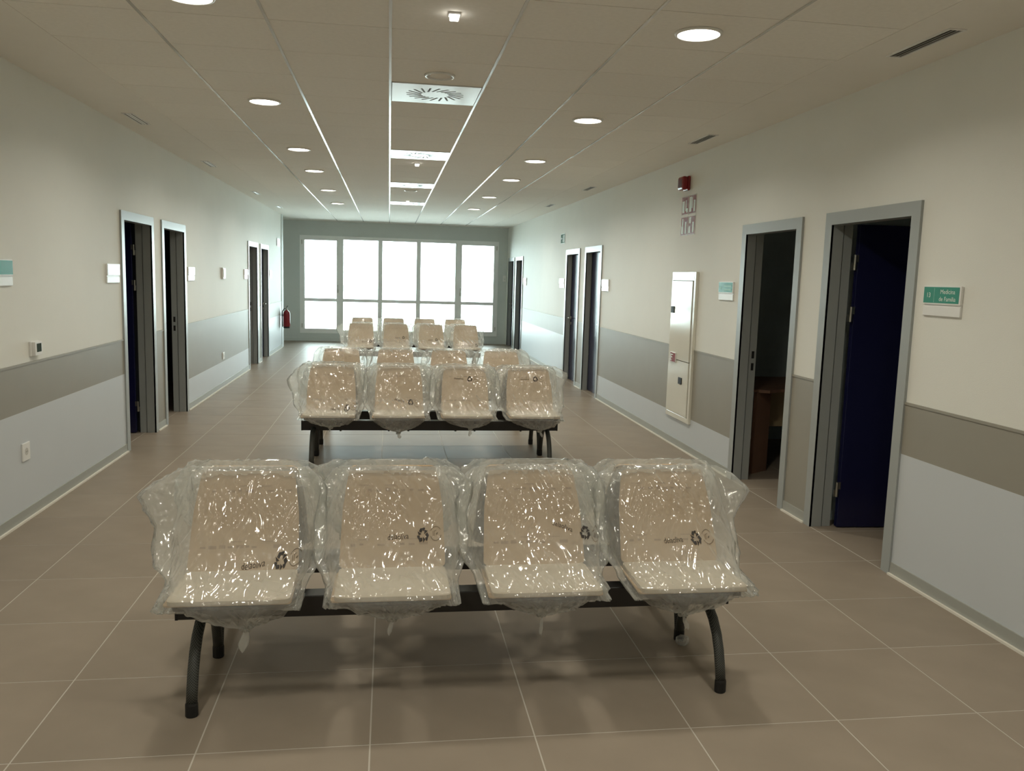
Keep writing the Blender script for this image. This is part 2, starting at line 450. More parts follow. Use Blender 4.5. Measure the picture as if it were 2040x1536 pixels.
ndoor = 0
for side in ('R', 'L'):
    sg = 1 if side == 'R' else -1
    for (a, b, state, hinge) in DOORS[side]:
        ndoor += 1
        root = empty('door_%d' % ndoor, (0, 0, 0))
        ai, bi = a + 0.08, b - 0.08
        top = DH - 0.08
        # flange on the corridor face, mitred look: head and two posts
        boxes('frame', M_frame, [wb(side, 0.0, 0.016, a, ai, 0, DH), wb(side, 0.0, 0.016, bi, b, 0, DH), wb(side, 0.0, 0.016, ai, bi, top, DH)], root)
        boxes('jamb_lining', M_frame, [wb(side, 0.014, -0.072, a + 0.04, ai, 0, top), wb(side, 0.014, -0.072, bi, b - 0.04, 0, top), wb(side, 0.014, -0.072, a + 0.04, b - 0.04, top, DH - 0.04),
              wb(side, -0.072, -0.080, a + 0.04, ai - 0.022, 0, top), wb(side, -0.072, -0.080, bi + 0.022, b - 0.04, 0, top),
              wb(side, -0.080, -WT, a + 0.04, ai - 0.006, 0, top + 0.012), wb(side, -0.080, -WT, bi + 0.006, b - 0.04, 0, top + 0.012), wb(side, -0.080, -WT, a + 0.04, b - 0.04, top + 0.012, DH - 0.04)], root)
        # leaf
        lw = (b - a) - 0.16 + 0.016
        if state == 'closed':
            leaf = box('leaf', M_leaf, *wb(side, -0.082, -0.122, ai - 0.004, bi + 0.004, 0.006, top + 0.010), parent=root, bevel=0.002)
            hy, sy = (bi - 0.05, -1) if hinge == 'near' else (ai + 0.05, 1)
            lever_handle(leaf, WX(side, -0.082), hy, 1.02, -sg, sy)
        else:
            ang = 0.05
            if hinge == 'far':
                piv = (WX(side, -WT + 0.004), bi + 0.004)
                bm = bmesh.new()
                bm_box(bm, 0.012 * sg, (0.012 + lw) * sg, -0.042, 0.0, 0.006, top + 0.008)
                leaf = link('leaf', finish(bm, 'leaf', M_leaf, bevel=0.002), root, (piv[0] + sg * 0.02, piv[1], 0), -sg * ang)
                # hinges: two close together high up, one low
                for hz in (1.80, 1.46, 0.27):
                    bm = bmesh.new()
                    bm_tube(bm, [(-0.008 * sg, -0.046, hz - 0.05), (-0.008 * sg, -0.046, hz + 0.05)], 0.009, 10)
                    bm_box(bm, -0.03 * sg, -0.008 * sg, -0.046, -0.043, hz - 0.05, hz - 0.002)
                    bm_box(bm, -0.008 * sg, 0.016 * sg, -0.0455, -0.042, hz + 0.002, hz + 0.05)
                    link('hinge', finish(bm, 'hinge', M_steel), leaf)
                bm = bmesh.new()
                hx = (0.012 + lw - 0.06) * sg
                bm_tube(bm, [(hx, -0.042, 1.02), (hx, -0.09, 1.02), (hx - sg * 0.12, -0.095, 1.02)], 0.010, 10)
                link('lever_handle', finish(bm, 'lever_handle', M_steel, smooth=True), leaf)
            else:
                piv = (WX(side, -WT + 0.004), ai - 0.004)
                bm = bmesh.new()
                bm_box(bm, 0.012 * sg, (0.012 + lw) * sg, 0.0, 0.042, 0.006, top + 0.008)
                leaf = link('leaf', finish(bm, 'leaf', M_leaf, bevel=0.002), root, (piv[0] + sg * 0.02, piv[1], 0), -sg * 0.06)
                # strike plates in the far jamb
                for hz in (1.06, 0.96):
                    box('strike_plate', M_cap, WX(side, -0.100), WX(side, -0.122), bi + 0.0045, bi + 0.008, hz - 0.03, hz + 0.03, parent=root)
        descr = {('R', 0): 'grey steel frame with dark blue door standing open beside the green 13 sign',
                 ('R', 1): 'grey steel doorway open to a dark room with a brown desk',
                 ('R', 2): 'closed blue door in grey frame, first past the hose cabinet towards the window',
                 ('R', 3): 'closed blue door in grey frame below the green exit sign',
                 ('R', 4): 'closed blue door in grey frame, second from the window on the cabinet wall',
                 ('R', 5): 'closed blue door in grey frame in the corner beside the window wall',
                 ('L', 0): 'grey doorway opposite the hose cabinet with dark blue door open inward',
                 ('L', 1): 'grey doorway to a dark room, followed by a long taupe panel with a socket',
                 ('L', 2): 'grey doorway standing open on the extinguisher wall, next to the closed door',
                 ('L', 3): 'closed blue door on the extinguisher wall'}[(side, DOORS[side].index((a, b, state, hinge)))]
        struct(root, descr, 'door')

# rooms behind the doors (closed shells)
def room(side, y0, y1, depth, label, paint=None):
    d0, d1 = -WT, -WT - depth
    t = 0.08
    w = boxes('wall_room', paint or M_roomwall, [wb(side, d0, d1, y0, y0 + t, 0, 2.72), wb(side, d0, d1, y1 - t, y1, 0, 2.72), wb(side, d1, d1 - t, y0, y1, 0, 2.72)])
    struct(w, label, 'wall')
    struct(boxes('ceiling_room', M_plaster, [wb(side, d0, d1 - t, y0, y1, 2.70, 2.80)]), 'plain ceiling of ' + label.split(' of ', 1)[-1], 'ceiling')
room('R', 2.9, 5.42, 2.6, 'blue grey walls of the room behind the open blue door')
room('R', 5.46, 8.4, 3.0, 'blue grey walls of the room with the brown desk')
room('R', 10.6, 14.2, 1.2, 'walls of the room behind the door under the exit sign')
room('R', 17.6, 20.5, 1.2, 'walls of the room behind the corner doors')
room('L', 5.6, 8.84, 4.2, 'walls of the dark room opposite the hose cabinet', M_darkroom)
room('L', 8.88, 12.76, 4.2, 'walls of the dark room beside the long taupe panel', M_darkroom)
room('L', 12.8, 17.0, 1.6, 'walls of the dark room on the extinguisher wall')

# desk in the room past the second doorway
dk = empty('desk', (3.17, 6.80, 0))
def dbox(n, m, x0, x1, y0, y1, z0, z1):
    box(n, m, x0, x1, y0, y1, z0, z1, parent=dk, bevel=0.003)
bm = bmesh.new()
bm_prism(bm, [(-0.10, 0.95), (-0.10, 0.06), (0.0, -0.06), (0.08, -0.10), (0.22, -0.02), (1.5, -0.02), (1.5, 0.95)], 2, 0.715, 0.74)
link('desktop', finish(bm, 'desktop', M_desk), dk)
bm = bmesh.new()
bm_prism(bm, [(-0.02, -0.06), (0.17, 0.06), (0.155, 0.085), (-0.035, -0.035)], 2, 0, 0.716)
link('end_panel', finish(bm, 'end_panel', M_desk), dk)
dbox('modesty_panel', M_desk2, 0.17, 1.4, 0.28, 0.30, 0.36, 0.716)
dbox('end_panel', M_desk, 1.40, 1.43, 0.05, 0.75, 0, 0.716)
tag(dk, 'brown wooden desk standing inside the dark open doorway', 'desk')

# floor
xs0, xs1 = -7.0, 6.9
floor = boxes('floor', M_grout, [(xs0, xs1, YB - 0.3, YE + 0.3, -0.2, -0.0008)])
struct(floor, 'taupe porcelain tiled corridor floor with pale joints', 'floor')
g = 0.0028
bm = bmesh.new()
bm_box(bm, g, TILE_SX - g, g, TILE_SY - g, -0.0009, 0.0)
tile_me = finish(bm, 'tile', M_tile)
J0, J1 = -6, 17
for j in range(J0, J1):
    for k in range(-4, 5):
        link('tile', tile_me, floor, (TILE_X0 + k * TILE_SX, TILE_Y0 + j * TILE_SY, 0))
ya, yb = TILE_Y0 + J0 * TILE_SY, TILE_Y0 + J1 * TILE_SY
xa, xb = TILE_X0 - 4 * TILE_SX, TILE_X0 + 5 * TILE_SX
far = boxes('far_tiles', M_far, [(xs0, xs1, yb + g, YE + 0.2, -0.0009, 0), (xs0, xs1, YB - 0.2, ya - g, -0.0009, 0), (xb + g, xs1, ya, yb, -0.0009, 0), (xs0, xa - g, ya, yb, -0.0009, 0)], floor)
far['kind'] = 'stuff'

# ceiling
ceiling = boxes('ceiling', M_void, [(xs0, xs1, YB - 0.3, YE + 0.3, CEIL + 0.016, CEIL + 0.25)])
struct(ceiling, 'suspended tile ceiling with white rails and recessed lights', 'ceiling')
CX0, CS, CY0, CSY = -0.006, 0.6, 5.57, 0.583
DIFF_ROWS = {0, 5, 10, 15}
bm = bmesh.new()
bm_box(bm, 0.002, CS - 0.002, 0.0026, CSY - 0.0026, 0.0, 0.014)
ctile_me = finish(bm, 'ceiling_tile', M_ceil)
for j in range(-9, 25):
    for k in range(-3, 4):
        if k == 0 and j in DIFF_ROWS: continue
        link('ceiling_tile', ctile_me, ceiling, (CX0 + k * CS, CY0 + j * CSY, CEIL))
for k in range(-2, 4):
    x = CX0 + k * CS
    wd = 0.0075
    box('ceiling_rail', M_runner, x - wd, x + wd, YB, 20.14, CEIL - 0.004, CEIL + 0.004, parent=ceiling)
yend = CY0 + 25 * CSY
boxes('plaster_border', M_plaster, [(XL - 0.02, CX0 - 3 * CS + 0.0015, YB, YE + 0.1, CEIL - 0.002, CEIL + 0.017), (CX0 + 4 * CS - 0.0015, XR + 0.02, YB, YE + 0.1, CEIL - 0.002, CEIL + 0.017),
      (CX0 - 3 * CS + 0.0015, CX0 + 4 * CS - 0.0015, yend, YE + 0.1, CEIL - 0.002, CEIL + 0.017), (CX0 - 3 * CS + 0.0015, CX0 + 4 * CS - 0.0015, YB, CY0 - 9 * CSY, CEIL - 0.002, CEIL + 0.017), (xs0, XL - 0.02, YLE - 0.2, YE + 0.1, CEIL - 0.002, CEIL + 0.017)], ceiling)

# back wall, alcove, window wall
struct(box('wall_back', M_wall, XL - 0.2, XR + 0.2, YB - 0.15, YB, 0, CEIL + 0.02), 'plain cream wall closing the corridor opposite the window', 'wall')
struct(boxes('wall_alcove', M_wall, [(-4.5, -4.35, YLE - 0.15, YE + 0.1, 0, CEIL + 0.02), (-4.5, XL - WT, YLE - 0.15, YLE - 0.0, 0, CEIL + 0.02)]), 'plain wall of the recess behind the extinguisher corner', 'wall')
WX0, WX1, WZ0, WZ1 = -2.10, 2.65, 0.20, 2.505
we = boxes('wall_end', M_endwall, [(-4.5, WX0, YE, YE + 0.25, 0, CEIL + 0.02), (WX1, XR + 0.3, YE, YE + 0.25, 0, CEIL + 0.02), (WX0, WX1, YE, YE + 0.25, 0, WZ0), (WX0, WX1, YE, YE + 0.25, WZ1, CEIL + 0.02)])
struct(we, 'grey end wall around the large window', 'wall')
be = box('baseboard_end', M_endwall, -4.35, XR, YE - 0.02, YE, 0, 0.085, bevel=0.004)
struct(be, 'low grey skirting under the window', 'skirting')

win = empty('window_1', (0, YE, 0))
fy0, fy1 = 0.0, 0.07
box('window_frame', M_pvc, WX0 - 0.01, WX0 + 0.075, fy0 - 0.015, fy1, WZ0 - 0.01, WZ1 + 0.01, parent=win)
box('window_frame', M_pvc, WX1 - 0.075, WX1 + 0.01, fy0 - 0.015, fy1, WZ0 - 0.01, WZ1 + 0.01, parent=win)
box('window_frame', M_pvc, WX0 + 0.075, WX1 - 0.075, fy0 - 0.015, fy1, WZ1 - 0.07, WZ1 + 0.01, parent=win)
box('window_frame', M_pvc, WX0 + 0.075, WX1 - 0.075, fy0 - 0.015, fy1, WZ0 - 0.01, WZ0 + 0.07, parent=win)
MULL = [(-1.155, 0.10), (-0.215, 0.08), (0.705, 0.08), (1.665, 0.10)]
for mx, hw in MULL:
    box('mullion', M_pvc, mx - hw * 0.65, mx + hw * 0.65, fy0 - 0.01, fy1, WZ0 + 0.07, WZ1 - 0.07, parent=win)
edges = [WX0 + 0.075] + [mx + s * hw * 0.65 for mx, hw in MULL for s in (-1, 1)] + [WX1 - 0.075]
for i in range(5):
    e0, e1 = edges[2 * i], edges[2 * i + 1]
    box('transom', M_pvc, e0, e1, fy0 - 0.006, fy1, 0.955, 1.03, parent=win)
    for (z0, z1) in ((WZ0 + 0.07, 0.955), (1.03, WZ1 - 0.07)):
        box('pane', M_pane, e0 - 0.005, e1 + 0.005, 0.035, 0.041, z0 - 0.005, z1 + 0.005, parent=win)
    if i in (0, 4):   # casement sashes
        s = 0.03
        boxes('casement_sash', M_pvc, [(e0, e0 + s, fy0 - 0.02, fy1 - 0.01, WZ0 + 0.07, WZ1 - 0.07), (e1 - s, e1, fy0 - 0.02, fy1 - 0.01, WZ0 + 0.07, WZ1 - 0.07),
                                       (e0 + s, e1 - s, fy0 - 0.02, fy1 - 0.01, WZ0 + 0.07, WZ0 + 0.07 + s), (e0 + s, e1 - s, fy0 - 0.02, fy1 - 0.01, WZ1 - 0.07 - s, WZ1 - 0.07)], win)
        hx = WX0 + 0.04 if i == 0 else WX1 - 0.04
        for hz in (WZ0 + 0.17, WZ1 - 0.15):
            bm = bmesh.new(); bm_tube(bm, [(hx, -0.022, hz - 0.05), (hx, -0.022, hz + 0.05)], 0.010, 8)
            link('window_hinge', finish(bm, 'window_hinge', M_steel), win)
        kx = e1 - 0.0 if i == 0 else e0 - 0.0
        bm = bmesh.new(); bm_box(bm, kx - 0.016, kx + 0.016, -0.03, -0.012, 1.17, 1.25); bm_box(bm, kx - 0.01, kx + 0.01, -0.055, -0.04, 1.22, 1.36); bm_box(bm, kx - 0.008, kx + 0.008, -0.05, -0.02, 1.20, 1.24)
        link('window_handle', finish(bm, 'window_handle', M_steel, bevel=0.003), win)
struct(win, 'large white framed window of five bays with a low transom', 'window')

portal_d = bpy.data.lights.new('window_portal', 'AREA')
portal_d.shape = 'RECTANGLE'; portal_d.size = WX1 - WX0; portal_d.size_y = WZ1 - WZ0
portal_d.cycles.is_portal = True
portal = bpy.data.objects.new('window_portal', portal_d)
C.objects.link(portal)
portal.location = ((WX0 + WX1) / 2, YE + 0.2, (WZ0 + WZ1) / 2)
portal.rotation_euler = (-math.pi / 2, 0, 0)

gr = box('ground', M_ground, -60, 60, YE + 0.25, YE + 120, -0.5, -0.25)
struct(gr, 'pale paved ground outside the window', 'ground')

# ------------------------------------------------------------------ ceiling fittings
LROWS = [-9, -5, -2, 1, 5, 8, 12, 16]
lamp_rows = [-0.55, 1.78, 4.113, 6.445, 8.777, 10.526, 12.858, 15.19]
def downlight(x, y, label, group):
    root = empty('downlight', (x, y, CEIL))
    bm = bmesh.new()
    prof = [(0.100, -0.004), (0.104, -0.012), (0.114, -0.010), (0.118, 0.0), (0.100, 0.0), (0.100, -0.004)]
    seg = 40
    rings = [[bm.verts.new((r * math.cos(2 * math.pi * k / seg), r * math.sin(2 * math.pi * k / seg), z)) for k in range(seg)] for r, z in prof[:-1]]
    rings.append(rings[0])
    for r0, r1 in zip(rings, rings[1:]):
        for k in range(seg):
            bm.faces.new((r0[k], r0[(k + 1) % seg], r1[(k + 1) % seg], r1[k]))
    link('rim', finish(bm, 'rim', M_white, smooth=True), root)
    bm = bmesh.new()
    bm_lathe(bm, [(0.1005, -0.0065), (0.1005, -0.002)], 40)
    link('lens', finish(bm, 'lens', M_lens), root)
    ld = bpy.data.lights.new('downlight_beam', 'AREA')
    ld.shape = 'DISK'; ld.size = 0.20; ld.energy = LAMP_WATTS; ld.spread = LAMP_SPREAD; ld.color = LAMP_COLOR
    lo = bpy.data.objects.new('beam', ld); C.objects.link(lo); lo.parent = root; lo.location = (0, 0, -0.0075)
    tag(root, label, 'light', group)
ORD = ['first', 'second', 'third', 'fourth', 'fifth', 'sixth', 'seventh', 'eighth']
for li, y in enumerate(lamp_rows):
    for x, sd in ((-0.906, 'extinguisher'), (1.494, 'hose cabinet')):
        downlight(x, y, 'round ceiling light, %s from the window in the %s side row' % (ORD[7 - li], sd), 'ceiling lights in the %s side row' % sd)

for i, j in enumerate(sorted(DIFF_ROWS)):
    root = empty('swirl_air_diffuser', (CX0 + 0.3, CY0 + (j + 0.5) * CSY, CEIL))
    bm = bmesh.new()
    bm_box(bm, -0.289, 0.289, -0.289, 0.289, -0.006, 0.012)
    link('face_plate', finish(bm, 'face_plate', M_diff, bevel=0.003), root)
    bm = bmesh.new()
    bm_box(bm, -0.055, 0.055, -0.0065, 0.0065, -0.0068, 0.004)
    slot_me = finish(bm, 'slot', M_slot)
    for k in range(20):
        an = 2 * math.pi * k / 20
        s_ = link('slot', slot_me, root, (0.142 * math.cos(an), 0.142 * math.sin(an), 0)); s_.rotation_euler = (0, 0, an + 0.42)
    tag(root, ['square white swirl diffuser in the ceiling, fourth one from the window', 'square white swirl diffuser in the ceiling, third one from the window', 'square white swirl diffuser, second one from the window', 'square white swirl diffuser nearest the window'][i], 'air diffuser', 'ceiling swirl diffusers')

for y, lb in ((5.325, 'round white ceiling speaker ring beside the farthest diffuser from the window'), (12.39, 'round white ceiling speaker ring between the two diffusers nearest the window')):
    root = empty('ceiling_speaker', (0.295, y, CEIL))
    bm = bmesh.new()
    bm_lathe(bm, [(0.094, 0.0), (0.094, -0.006), (0.088, -0.012), (0.080, -0.010), (0.078, -0.004)], 36)
    link('rim', finish(bm, 'rim', M_diff, smooth=True), root)
    bm = bmesh.new(); bm_lathe(bm, [(0.079, -0.003), (0.06, -0.0065), (0.0, -0.0085)][::-1] and [(0.079, -0.003), (0.05, -0.0062), (0.004, -0.008)], 36)
    link('grille', finish(bm, 'grille', M_ceil, smooth=True), root)
    tag(root, lb, 'speaker')
for y, lb, lit in ((4.095, 'small glowing square emergency light farthest from the window', True), (9.42, 'small glowing square emergency light past the second diffuser', True), (14.13, 'small white square emergency light beside the diffuser nearest the window', True)):
    root = empty('emergency_light', (0.29, y, CEIL))
    bm = bmesh.new(); bm_box(bm, -0.028, 0.028, -0.028, 0.028, -0.010, 0.0)
    link('housing', finish(bm, 'housing', M_white, bevel=0.003), root)
    bm = bmesh.new(); bm_box(bm, -0.021, 0.021, -0.021, 0.021, -0.030, -0.0095)
    link('lens', finish(bm, 'lens', M_led, bevel=0.004), root)
    tag(root, lb, 'emergency light')

def slot_vent(x, y0, y1, label, group):
    root = empty('linear_air_vent', (x, (y0 + y1) / 2, CEIL - 0.002))
    h = (y1 - y0) / 2
    boxes('frame', M_white, [(-0.045, -0.033, -h, h, -0.006, 0), (0.033, 0.045, -h, h, -0.006, 0), (-0.033, 0.033, -h, -h + 0.012, -0.006, 0), (-0.033, 0.033, h - 0.012, h, -0.006, 0)], root)
    box('slot', M_slot, -0.033, 0.033, -h + 0.012, h - 0.012, -0.0015, 0.002, parent=root)
    for bx in (-0.011, 0.011):
        bm = bmesh.new()
        bm_prism(bm, [(bx - 0.006, -0.006), (bx - 0.003, -0.006), (bx + 0.006, -0.001), (bx + 0.003, -0.001)], 1, -h + 0.012, h - 0.012)
        link('blade', finish(bm, 'blade', M_white), root)
    tag(root, label, 'air vent', group)
for i, (a, b) in enumerate(((3.74, 4.25), (6.74, 7.22), (10.85, 11.33), (13.6, 14.1))):
    slot_vent(2.625, a, b, 'narrow linear ceiling vent over the hose cabinet wall, %s from the window' % ORD[3 - i], 'vents over the hose cabinet wall')
for i, (a, b) in enumerate(((4.5, 5.0), (7.24, 7.75), (10.08, 10.6), (13.56, 14.06), (16.3, 16.8))):
    if i == 0: continue
    slot_vent(-2.08, a, b, 'narrow linear ceiling vent over the extinguisher wall, %s from the window' % ORD[4 - i], 'vents over the extinguisher wall')

# ------------------------------------------------------------------ wall fittings
def door_sign(side, y0, y1, label, words=None, z0=1.497, z1=1.655, green=True, marks=False):
    root = empty('door_sign', (0, 0, 0))
    box('backing_plate', M_white, *wb(side, 0.0, 0.008, y0, y1, z0, z1), parent=root, bevel=0.0015)
    zs = z0 + 0.062
    box('upper_panel', M_white, *wb(side, 0.0075, 0.016, y0, y1, zs, z1 + 0.002), parent=root, bevel=0.0015)
    box('upper_insert', M_green if green else M_white, *wb(side, 0.0155, 0.0172, y0 + 0.012, y1 - 0.004, zs + 0.008, z1 - 0.004), parent=root)
    lo = box('lower_panel', M_white, *wb(side, 0.0075, 0.013, y0, y1, z0 + 0.002, zs - 0.008), parent=root, bevel=0.0015)
    if words:
        num, l1, l2 = words
        sgn = -1 if side == 'R' else 1
        yl = y1 if side == 'R' else y0
        wd = abs(y1 - y0)
        wall_text(side, num, 0.036, yl + sgn * wd * 0.15, (zs + z1) / 2 + 0.0, 0.0176, 'lettering', M_text, root)
        wall_text(side, l1, 0.033, yl + sgn * wd * 0.66, (zs + z1) / 2 + 0.019, 0.0176, 'lettering', M_text, root)
        wall_text(side, l2, 0.033, yl + sgn * wd * 0.66, (zs + z1) / 2 - 0.019, 0.0176, 'lettering', M_text, root)
        box('divider_line', M_paleg, *wb(side, 0.017, 0.0176, yl + sgn * wd * 0.298, yl + sgn * wd * 0.306, zs + 0.012, z1 - 0.008), parent=root)
    if marks:
        wd = y1 - y0
        box('printed_line', M_paleg, *wb(side, 0.017, 0.0176, y0 + wd * 0.12, y0 + wd * 0.62, zs + 0.052, zs + 0.068), parent=root)
        box('printed_line', M_paleg, *wb(side, 0.017, 0.0176, y0 + wd * 0.12, y0 + wd * 0.66, zs + 0.022, zs + 0.038), parent=root)
        box('printed_line', M_paleg, *wb(side, 0.017, 0.0176, y1 - wd * 0.22, y1 - wd * 0.12, zs + 0.03, zs + 0.058), parent=root)
    tag(root, label, 'sign', 'door signs')
door_sign('R', 3.875, 4.175, 'green and white door sign numbered 13 beside the open blue door', ('13', 'Medicina', 'de Familia'))
door_sign('R', 6.73, 7.04, 'pale green and white door sign between hose cabinet and dark desk room', marks=True)
door_sign('R', 10.80, 11.16, 'white door sign between the hose cabinet and the closed blue doors')
door_sign('R', 13.66, 14.04, 'white door sign below the exit sign')
door_sign('R', 17.55, 17.90, 'white door sign beside the doors nearest the window on the cabinet wall')
door_sign('L', 5.22, 5.55, 'teal door sign on the bare wall before the first doorway, above the thermostat')
door_sign('L', 7.30, 7.62, 'door sign beside the doorway with the open dark blue door, opposite the cabinet')
door_sign('L', 10.11, 10.43, 'door sign at the start of the long taupe panel with a socket')
door_sign('L', 13.90, 14.22, 'door sign at the far end of the long taupe panel with a socket')
door_sign('L', 16.74, 17.06, 'door sign past the closed blue door on the extinguisher wall')

# small plain wall plate between the signs on the left wall
root = empty('wall_sensor', (0, 0, 0))
box('housing', M_white, *wb('L', 0, 0.03, 12.08, 12.26, 1.51, 1.665), parent=root, bevel=0.006)
box('cover', M_white, *wb('L', 0.029, 0.034, 12.10, 12.24, 1.53, 1.645), parent=root, bevel=0.002)
tag(root, 'small white wall box high above the socket on the taupe panel', 'wall box')

# small white box and sign plate near the extinguisher, box beside the window
root = empty('wall_sign', (0, 0, 0))
box('plate', M_white, *wb('L', 0.01, 0.014, 17.9, 18.3, 2.16, 2.32), parent=root, bevel=0.001)
box('bracket', M_steel, *wb('L', 0, 0.012, 18.0, 18.2, 2.20, 2.30), parent=root)
tag(root, 'small white sign plate high on the wall before the extinguisher', 'sign')
root = empty('control_box', (0, 0, 0))
box('housing', M_white, 2.78, 2.86, YE - 0.035, YE, 1.55, 1.70, parent=root, bevel=0.004)
box('button', M_endwall, 2.80, 2.84, YE - 0.040, YE - 0.034, 1.44 + 0.15, 1.63, parent=root)
tag(root, 'small white control box on the grey wall right beside the window', 'control box')

# thermostat and sockets
root = empty('thermostat', (0, 0, 0))
box('back_plate', M_white, *wb('L', 0, 0.012, 5.77, 5.90, 1.04, 1.135), parent=root, bevel=0.002)
box('body', M_white, *wb('L', 0.011, 0.032, 5.785, 5.90, 1.042, 1.132), parent=root, bevel=0.003)
box('display', M_display, *wb('L', 0.0318, 0.0335, 5.81, 5.88, 1.065, 1.120), parent=root)
tag(root, 'small white thermostat with dark display just above the taupe band', 'thermostat')
def socket(y0, y1, z0, z1, label):
    root = empty('wall_socket', (0, 0, 0))
    box('plate', M_white, *wb('L', 0.004, 0.014, y0, y1, z0, z1), parent=root, bevel=0.002)
    ym, zm = (y0 + y1) / 2, (z0 + z1) / 2
    X = WX('L', 0.0142)
    bm = bmesh.new(); bm_tube(bm, [(X - 0.002, ym, zm), (X + 0.001, ym, zm)], 0.024, 20)
    link('socket_well', finish(bm, 'socket_well', mat('socket_shade', (0.55, 0.54, 0.5), 0.5)), root)
    for s in (-1, 1):
        bm = bmesh.new(); bm_tube(bm, [(X, ym + s * 0.0095, zm), (X + 0.002, ym + s * 0.0095, zm)], 0.003, 8)
        link('pin_hole', finish(bm, 'pin_hole', M_slot), root)
    tag(root, label, 'socket')
socket(5.575, 5.685, 0.385, 0.50, 'white power socket on the light grey panel below the thermostat')
socket(12.06, 12.18, 0.39, 0.49, 'white power socket on the long taupe panel')

# fire hose cabinet
hc = empty('fire_hose_cabinet', (0, 0, 0))
cy0, cy1, cz0, cz1 = 7.57, 8.235, 0.285, 1.745
fw = 0.045
box('frame', M_cabinet, *wb('R', 0, 0.028, cy0, cy0 + fw, cz0, cz1), parent=hc, bevel=0.003)
box('frame', M_cabinet, *wb('R', 0, 0.028, cy1 - fw * 0.5, cy1, cz0, cz1), parent=hc, bevel=0.003)
box('frame', M_cabinet, *wb('R', 0, 0.028, cy0 + fw, cy1 - fw * 0.5, cz1 - 0.085, cz1), parent=hc, bevel=0.003)
box('frame', M_cabinet, *wb('R', 0, 0.028, cy0 + fw, cy1 - fw * 0.5, cz0, cz0 + 0.05), parent=hc, bevel=0.003)
up = box('upper_door', M_cabinet, *wb('R', 0, 0.034, cy0 + fw + 0.022, cy1 - fw * 0.5 - 0.002, 0.876, cz1 - 0.088), parent=hc, bevel=0.003)
lo = box('lower_door', M_cabinet, *wb('R', 0, 0.032, cy0 + fw + 0.022, cy1 - fw * 0.5 - 0.002, cz0 + 0.053, 0.870), parent=hc, bevel=0.003)
box('latch', M_cap, *wb('R', 0.033, 0.042, 8.105, 8.195, 1.335, 1.40), parent=up, bevel=0.003)
box('latch', M_cap, *wb('R', 0.031, 0.040, 7.79, 7.885, 0.645, 0.71), parent=lo, bevel=0.003)
bm = bmesh.new(); bm_box(bm, *wb('R', 0.008, 0.014, cy0 + fw + 0.003, cy0 + fw + 0.019, cz0 + 0.09, cz1 - 0.12))
link('hinge_rod', finish(bm, 'hinge_rod', M_steel), hc)
tag(hc, 'tall glossy cream fire hose cabinet with two doors and black latches', 'cabinet')
rl = empty('alarm_sticker', (0, 0, 0))
box('plate', M_white, *wb('R', 0.0335, 0.046, 7.975, 8.145, 0.842, 0.942), parent=rl, bevel=0.002)
box('red_face', M_red, *wb('R', 0.0455, 0.0475, 7.98, 8.125, 0.848, 0.936), parent=rl)
bm = bmesh.new()
Xs = WX('R', 0.0479)
for (ya_, yb_, za_, zb_) in ((8.095, 8.115, 0.865, 0.925), (8.045, 8.095, 0.913, 0.923), (8.06, 8.095, 0.888, 0.898), (8.075, 8.118, 0.856, 0.864)):
    bm_box(bm, Xs - 0.0004, Xs + 0.0004, ya_, yb_, za_, zb_)
link('white_symbol', finish(bm, 'white_symbol', M_text), rl)
tag(rl, 'small red alarm plate with white symbol on the hose cabinet', 'alarm plate')

# siren
sr = empty('fire_alarm_siren', (0, 0, 0))
box('base', M_red, *wb('R', 0, 0.03, 7.93, 8.07, 2.53, 2.67), parent=sr, bevel=0.012)
box('sounder', M_red, *wb('R', 0.028, 0.085, 7.925, 8.075, 2.535, 2.665), parent=sr, bevel=0.02)
for k in range(5):
    box('grille_slot', mat('dark_red', (0.06, 0.006, 0.008), 0.4), *wb('R', 0.0845, 0.0865, 7.955 + k * 0.022, 7.965 + k * 0.022, 2.56, 2.64), parent=sr)
tag(sr, 'dark red square fire alarm siren above the red pictogram signs', 'siren')

# four red pictogram signs
def pict(y0, y1, z0, z1, shapes, label):
    root = empty('fire_safety_sign', (0, 0, 0))
    box('plate', mat('sign_white', (0.72, 0.70, 0.66), 0.22), *wb('R', 0, 0.003, y0, y1, z0, z1), parent=root)
    m = 0.008
    box('red_field', M_redsign, *wb('R', 0.0028, 0.0040, y0 + m, y1 - m, z0 + m, z1 - m), parent=root)
    w, h = y1 - y0, z1 - z0
    for (u0, u1, v0, v1) in shapes:   # u from the viewer's left
        box('white_pictogram', M_text, *wb('R', 0.0038, 0.0048, y1 - u1 * w, y1 - u0 * w, z0 + v0 * h, z0 + v1 * h), parent=root)
    tag(root, label, 'sign', 'red fire signs above the hose cabinet')
ym = 7.94
pict(ym + 0.004, 8.14, 2.30, 2.485, [(0.10, 0.42, 0.12, 0.74), (0.55, 0.68, 0.20, 0.78), (0.70, 0.88, 0.12, 0.34)], 'red fire sign, upper row, on the window side of the grid')
pict(7.745, ym - 0.004, 2.30, 2.485, [(0.08, 0.36, 0.12, 0.90), (0.40, 0.52, 0.30, 0.86), (0.66, 0.88, 0.10, 0.70)], 'red fire sign, upper row, on the door side of the grid')
pict(ym + 0.004, 8.14, 2.10, 2.285, [(0.12, 0.36, 0.10, 0.50), (0.18, 0.34, 0.50, 0.90), (0.62, 0.80, 0.10, 0.72)], 'red fire sign, lower row, on the window side of the grid')
pict(7.745, ym - 0.004, 2.10, 2.285, [(0.10, 0.36, 0.10, 0.46), (0.14, 0.40, 0.60, 0.92), (0.62, 0.84, 0.12, 0.66)], 'red fire sign, lower row, on the door side of the grid')

